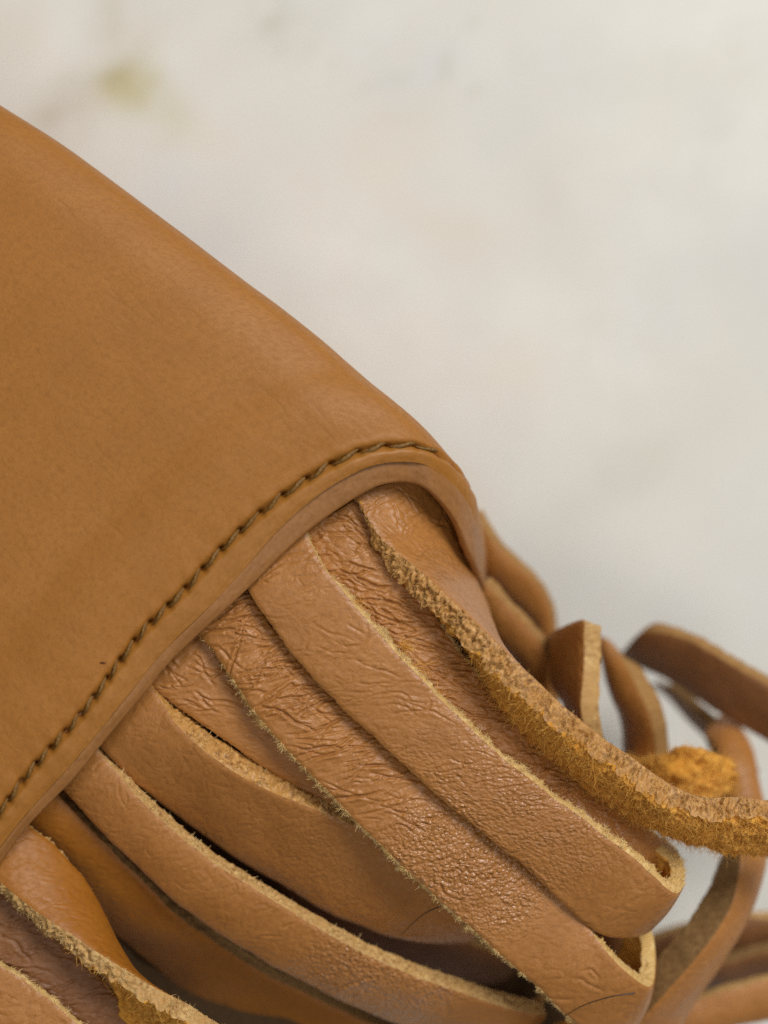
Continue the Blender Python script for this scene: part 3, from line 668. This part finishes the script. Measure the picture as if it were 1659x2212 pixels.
# S10, S11 at the lower-left corner
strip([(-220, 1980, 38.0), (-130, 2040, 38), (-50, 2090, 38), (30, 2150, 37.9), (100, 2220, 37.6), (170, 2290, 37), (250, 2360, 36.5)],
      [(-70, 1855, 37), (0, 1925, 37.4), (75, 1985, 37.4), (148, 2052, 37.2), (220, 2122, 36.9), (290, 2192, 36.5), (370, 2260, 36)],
      'wrinkled strip in the lower-left corner, its shade put into the colour', bow=0.15, wr=dict(base=.4), lines=[dict(n=60, t=(.1, 1), ang=55, spread=20, len=(1.5, 4.5), depth=.12)], mat='strip_shaded', seed=11)
strip([(-310, 2060, 39.2), (-210, 2130, 39.6), (-110, 2190, 39.6), (-40, 2240, 39.6), (20, 2290, 39.5), (80, 2350, 39.2), (150, 2420, 38.5)],
      [(-200, 1950, 39.2), (-100, 2020, 39.7), (0, 2085, 39.7), (70, 2132, 39.7), (130, 2180, 39.6), (190, 2238, 39.3), (260, 2310, 38.6)],
      'pale tan strip cut off by the lower-left corner of the picture', bow=0.2, cutR='cut_cream', fuzzR=120, wr=dict(base=.35), lines=[dict(n=16, t=(.2, 1), ang=60, len=(1, 4), depth=.06)], seed=12)

# ---- strips of the back row, lower down and out of focus
BK = dict(res=0.35, edge_rough=.12, back='suede_dull', und=0.12, name='back_fringe_strip')
strip([(1005, 1190, 18), (1045, 1245, 19), (1085, 1290, 18), (1125, 1335, 17), (1160, 1385, 15.5), (1175, 1450, 14), (1170, 1540, 12)],
      [(1020, 1110, 21), (1060, 1168, 22), (1110, 1213, 21), (1155, 1258, 20), (1187, 1318, 18.5), (1200, 1400, 16), (1205, 1500, 13)], 'blurred brown strip just behind the hem corner', bow=.6, mat='strip', cutR='cut_dull', seed=21, **BK)
strip([(1030, 1330, 23), (1060, 1375, 23), (1100, 1420, 22), (1130, 1470, 21), (1150, 1540, 20), (1160, 1600, 19)],
      [(1045, 1260, 26), (1088, 1305, 26), (1135, 1350, 25), (1177, 1410, 24), (1196, 1490, 23), (1200, 1560, 21)], 'blurred tan strip between the corner strip and the back strips', bow=.7, mat='strip', cutR='cut_dull', seed=22, **BK)
strip([(1165, 1410, 17), (1175, 1390, 21), (1185, 1375, 25), (1185, 1430, 26), (1188, 1480, 26.5), (1212, 1520, 27.5), (1225, 1570, 28), (1235, 1640, 27)],
      [(1230, 1380, 22), (1245, 1352, 27), (1258, 1338, 31), (1260, 1400, 31.5), (1258, 1470, 32), (1254, 1525, 32), (1262, 1580, 31.5), (1275, 1660, 30)], 'standing back strip with its pale cut edge facing up', bow=.1, mat='strip', cutR='cut', thick=1.8, fuzzR=18, seed=23, **BK)
strip([(1285, 1375, 18), (1298, 1430, 20), (1315, 1500, 21), (1338, 1560, 21), (1345, 1620, 20), (1350, 1720, 19)],
      [(1320, 1385, 20), (1345, 1430, 23), (1382, 1500, 25), (1405, 1560, 25), (1414, 1630, 24), (1422, 1720, 23)], 'blurred back strip curving down right of the standing one', bow=.6, mat='strip', cutL='cut_shaded', cutR='cut_dull', thick=1.8, seed=24, **BK)
strip([(1310, 1470, 8), (1338, 1432, 12), (1380, 1440, 15), (1450, 1476, 17), (1550, 1540, 18), (1659, 1605, 18), (1780, 1680, 18)],
      [(1325, 1440, 10), (1352, 1398, 15), (1392, 1368, 19), (1475, 1380, 21), (1560, 1425, 22), (1659, 1480, 22), (1780, 1550, 22)], 'broad blurred brown strip crossing to the right edge', bow=.3, mat='strip_shaded', cutR='cut_dull', thick=1.3, seed=25, **BK)
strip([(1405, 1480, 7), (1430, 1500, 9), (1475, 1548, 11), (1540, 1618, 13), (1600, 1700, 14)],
      [(1425, 1470, 9), (1440, 1485, 12), (1490, 1532, 15), (1556, 1595, 17), (1620, 1680, 18)], 'thin blurred strip seen edge-on below the broad brown one', bow=.1, mat='strip_shaded', cutL='cut_shaded', cutR='cut_shaded', seed=26, **BK)
strip([(1520, 1590, 17), (1545, 1610, 19), (1565, 1660, 21), (1580, 1710, 22), (1602, 1790, 25), (1600, 1865, 28), (1585, 1945, 30), (1540, 2028, 31), (1475, 2105, 31), (1400, 2190, 30), (1330, 2270, 28)],
      [(1570, 1540, 15), (1600, 1565, 17), (1628, 1620, 19), (1642, 1690, 21), (1660, 1790, 23), (1655, 1868, 25), (1638, 1935, 26), (1605, 2010, 27), (1560, 2085, 27), (1500, 2175, 26), (1440, 2270, 25)], 'long blurred strip arching down the right side to the bottom', bow=.5, mat='strip', cutL='cut_shaded', thick=2.9, seed=27, **BK)
strip([(1360, 1700, 23), (1400, 1715, 27), (1450, 1722, 29), (1500, 1725, 29.5), (1535, 1722, 29), (1552, 1715, 27)],
      [(1385, 1650, 23), (1415, 1650, 27), (1455, 1626, 29), (1500, 1616, 29.5), (1538, 1626, 29), (1553, 1652, 27)], 'golden suede tuft of a folded strip behind the outermost strip', bow=-.5, mat='suede_dull', cutR='suede', cutL='suede', flip=True, end_mat='cut_cream', back='suede', suede_fuzz=2500, suede_rough=4.0, wob=.5, nap_len=(.4, 1.4), nap_rad=(.015, .03), seed=28, res=.3, name='back_fringe_strip')
strip([(1300, 2170, 10), (1400, 2130, 12), (1500, 2092, 12), (1580, 2078, 13), (1659, 2062, 13), (1780, 2060, 13)], [(1300, 2080, 12), (1400, 2035, 14), (1500, 2005, 14), (1580, 1985, 15), (1659, 1985, 15), (1780, 2000, 15)], 'brown blurred strip lying low at the right edge', bow=.4, mat='strip_shaded', seed=29, **BK)
strip([(1440, 2180, 14), (1510, 2150, 14), (1580, 2138, 15), (1659, 2118, 15), (1780, 2100, 15)], [(1440, 2110, 17), (1500, 2095, 18), (1570, 2082, 18), (1659, 2058, 18), (1780, 2040, 18)], 'dark blurred strip above the bottom-right corner', bow=.1, mat='strip_shaded', back='dark_fill', cutR='cut_shaded', seed=30, res=.35, name='back_fringe_strip')
strip([(1400, 2280, 19), (1480, 2252, 20), (1560, 2228, 20), (1659, 2205, 20), (1780, 2180, 20)], [(1410, 2205, 20), (1470, 2180, 21), (1540, 2150, 21), (1659, 2118, 21), (1780, 2095, 21)], 'pale blurred strip at the bottom-right corner', bow=.5, mat='strip', seed=31, **BK)

# ---- strips deep between the front ones
IN = dict(res=0.35, back='dark_fill', name='inner_fringe_strip')
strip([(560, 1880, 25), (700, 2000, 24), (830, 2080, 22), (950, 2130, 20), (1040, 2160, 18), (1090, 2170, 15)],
      [(700, 1780, 27), (820, 1890, 26.5), (930, 1990, 25.5), (1040, 2050, 24.5), (1110, 2070, 23.5), (1140, 2085, 20)], 'inner strip below the middle strip, shade put into its colour', bow=.3, mat='strip_shaded', cutR='cut', seed=41, **IN)
strip([(1040, 2240, 22), (1110, 2190, 25), (1160, 2150, 27), (1200, 2100, 27), (1260, 2040, 26)], [(1090, 2310, 20), (1170, 2240, 23), (1215, 2200, 25), (1260, 2150, 25), (1320, 2090, 24)], 'grey-brown inner strip crossing the dark gap', bow=.3, mat='suede_dull', cutL='cut', cutR='cut_shaded', seed=42, **IN)
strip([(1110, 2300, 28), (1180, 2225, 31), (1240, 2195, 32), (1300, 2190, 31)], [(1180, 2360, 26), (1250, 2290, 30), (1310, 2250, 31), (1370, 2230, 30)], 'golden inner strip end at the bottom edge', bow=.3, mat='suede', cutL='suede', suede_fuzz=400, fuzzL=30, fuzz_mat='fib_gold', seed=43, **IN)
strip([(150, 1950, 27), (260, 2080, 26), (380, 2190, 25), (520, 2300, 24)], [(330, 1900, 28), (440, 2030, 27), (560, 2140, 26), (700, 2250, 25)], 'grey-brown suede strip in the gap at the lower left', bow=.2, mat='dark_fill', cutR='dark_fill', cutL='dark_fill', seed=44, **IN)

strip([(560, 1420, 30), (720, 1600, 30), (900, 1780, 29), (1080, 1940, 28), (1230, 2060, 26.5), (1330, 2135, 25)], [(700, 1320, 31), (860, 1490, 31), (1030, 1660, 30), (1210, 1800, 29), (1350, 1930, 27.5), (1398, 2040, 26)], 'unseen strip added under the middle strips to darken the gaps', bow=.3, mat='strip_shaded', cutR='cut', seed=45, **IN)  # added behind the crack to darken it
strip([(760, 1240, 31), (860, 1360, 31), (990, 1520, 30.5), (1140, 1680, 30), (1290, 1800, 29)], [(900, 1170, 30), (990, 1290, 30), (1070, 1420, 30.5), (1200, 1590, 30.5), (1350, 1720, 30)], 'dark strip added to fill the gap beside the outermost strip', bow=.2, mat='strip_shaded', cutR='cut', seed=46, **IN)  # added filler, blocks the bright marble so the gap stays dark
strip([(820, 2140, 20), (960, 2230, 19), (1100, 2330, 18)], [(1010, 2020, 22), (1140, 2090, 21), (1290, 2180, 20)], 'lowest strip, added to keep the gap at the bottom dark', bow=.3, mat='dark_fill', cutR='cut_shaded', seed=47, **IN)  # added dark strip, stands in for deep shade
# ---- lining sheet inside the bag mouth, added to keep the gaps dark
def build_dark_fill():
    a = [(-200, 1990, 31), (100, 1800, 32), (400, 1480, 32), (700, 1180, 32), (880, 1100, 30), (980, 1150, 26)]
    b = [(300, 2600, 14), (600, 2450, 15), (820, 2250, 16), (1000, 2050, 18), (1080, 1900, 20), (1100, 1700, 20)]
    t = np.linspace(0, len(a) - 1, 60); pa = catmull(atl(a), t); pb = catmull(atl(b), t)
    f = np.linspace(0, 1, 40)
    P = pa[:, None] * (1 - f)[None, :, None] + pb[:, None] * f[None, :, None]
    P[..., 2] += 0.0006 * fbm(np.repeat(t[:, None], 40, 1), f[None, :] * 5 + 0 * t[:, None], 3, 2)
    o = link('dark_fill', raw_mesh('dark_fill', P.reshape(-1, 3), grid_quads(60, 40)), M['dark_fill'], bag)
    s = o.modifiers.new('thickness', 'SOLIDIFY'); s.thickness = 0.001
build_dark_fill()

# ------------------------------------------------------------------ loose hairs and a speck
def hair(pts, label, r=0.068):
    c = atl(pts); t = np.linspace(0, len(c) - 1, 40); p = catmull(c, t)
    T = norm(np.gradient(p, axis=0)); u = norm(np.cross(T, [0, 0, 1])); v = np.cross(T, u)
    rr = (r * .001 * (1 - 0.6 * np.linspace(0, 1, 40)))[:, None]
    ring = np.stack([p + rr * (math.cos(a) * u + math.sin(a) * v) for a in np.linspace(0, 2 * math.pi, 6, endpoint=False)], 1)
    o = link('loose_hair', raw_mesh('loose_hair', ring.reshape(-1, 3), grid_quads(40, 6, closed_m=True)), M['hair'])
    o['label'] = label; o['category'] = 'hair'; o['group'] = 'loose hairs on the fringe'
hair([(972, 1954, 37.8), (940, 1962, 37.2), (905, 1982, 36), (868, 2018, 34.2)], 'short dark hair resting between two strips near the middle strip')
hair([(1372, 2145, 37.2), (1320, 2153, 37.5), (1265, 2170, 37.2), (1225, 2192, 36.6), (1195, 2220, 35.5)], 'longer dark hair curving across the bottom of the middle strip')
def speck():
    c = np.array(at(222, 1432, 43.32)); V = []; n, m = 7, 6
    for i in range(n):
        th = math.pi * i / (n - 1)
        for j in range(m):
            ph = 2 * math.pi * j / m
            V.append(c + 0.001 * np.array([0.26 * math.cos(th), 0.07 * math.sin(th) * math.cos(ph) - 0.03 * math.cos(th), 0.05 * math.sin(th) * math.sin(ph)]))
    o = link('speck', raw_mesh('speck', np.array(V), grid_quads(n, m, closed_m=True)), M['speck'])
    o['label'] = 'tiny dark red speck on the panel beside the stitching'; o['category'] = 'speck'
speck()
print('TRIS', TRIS[0])
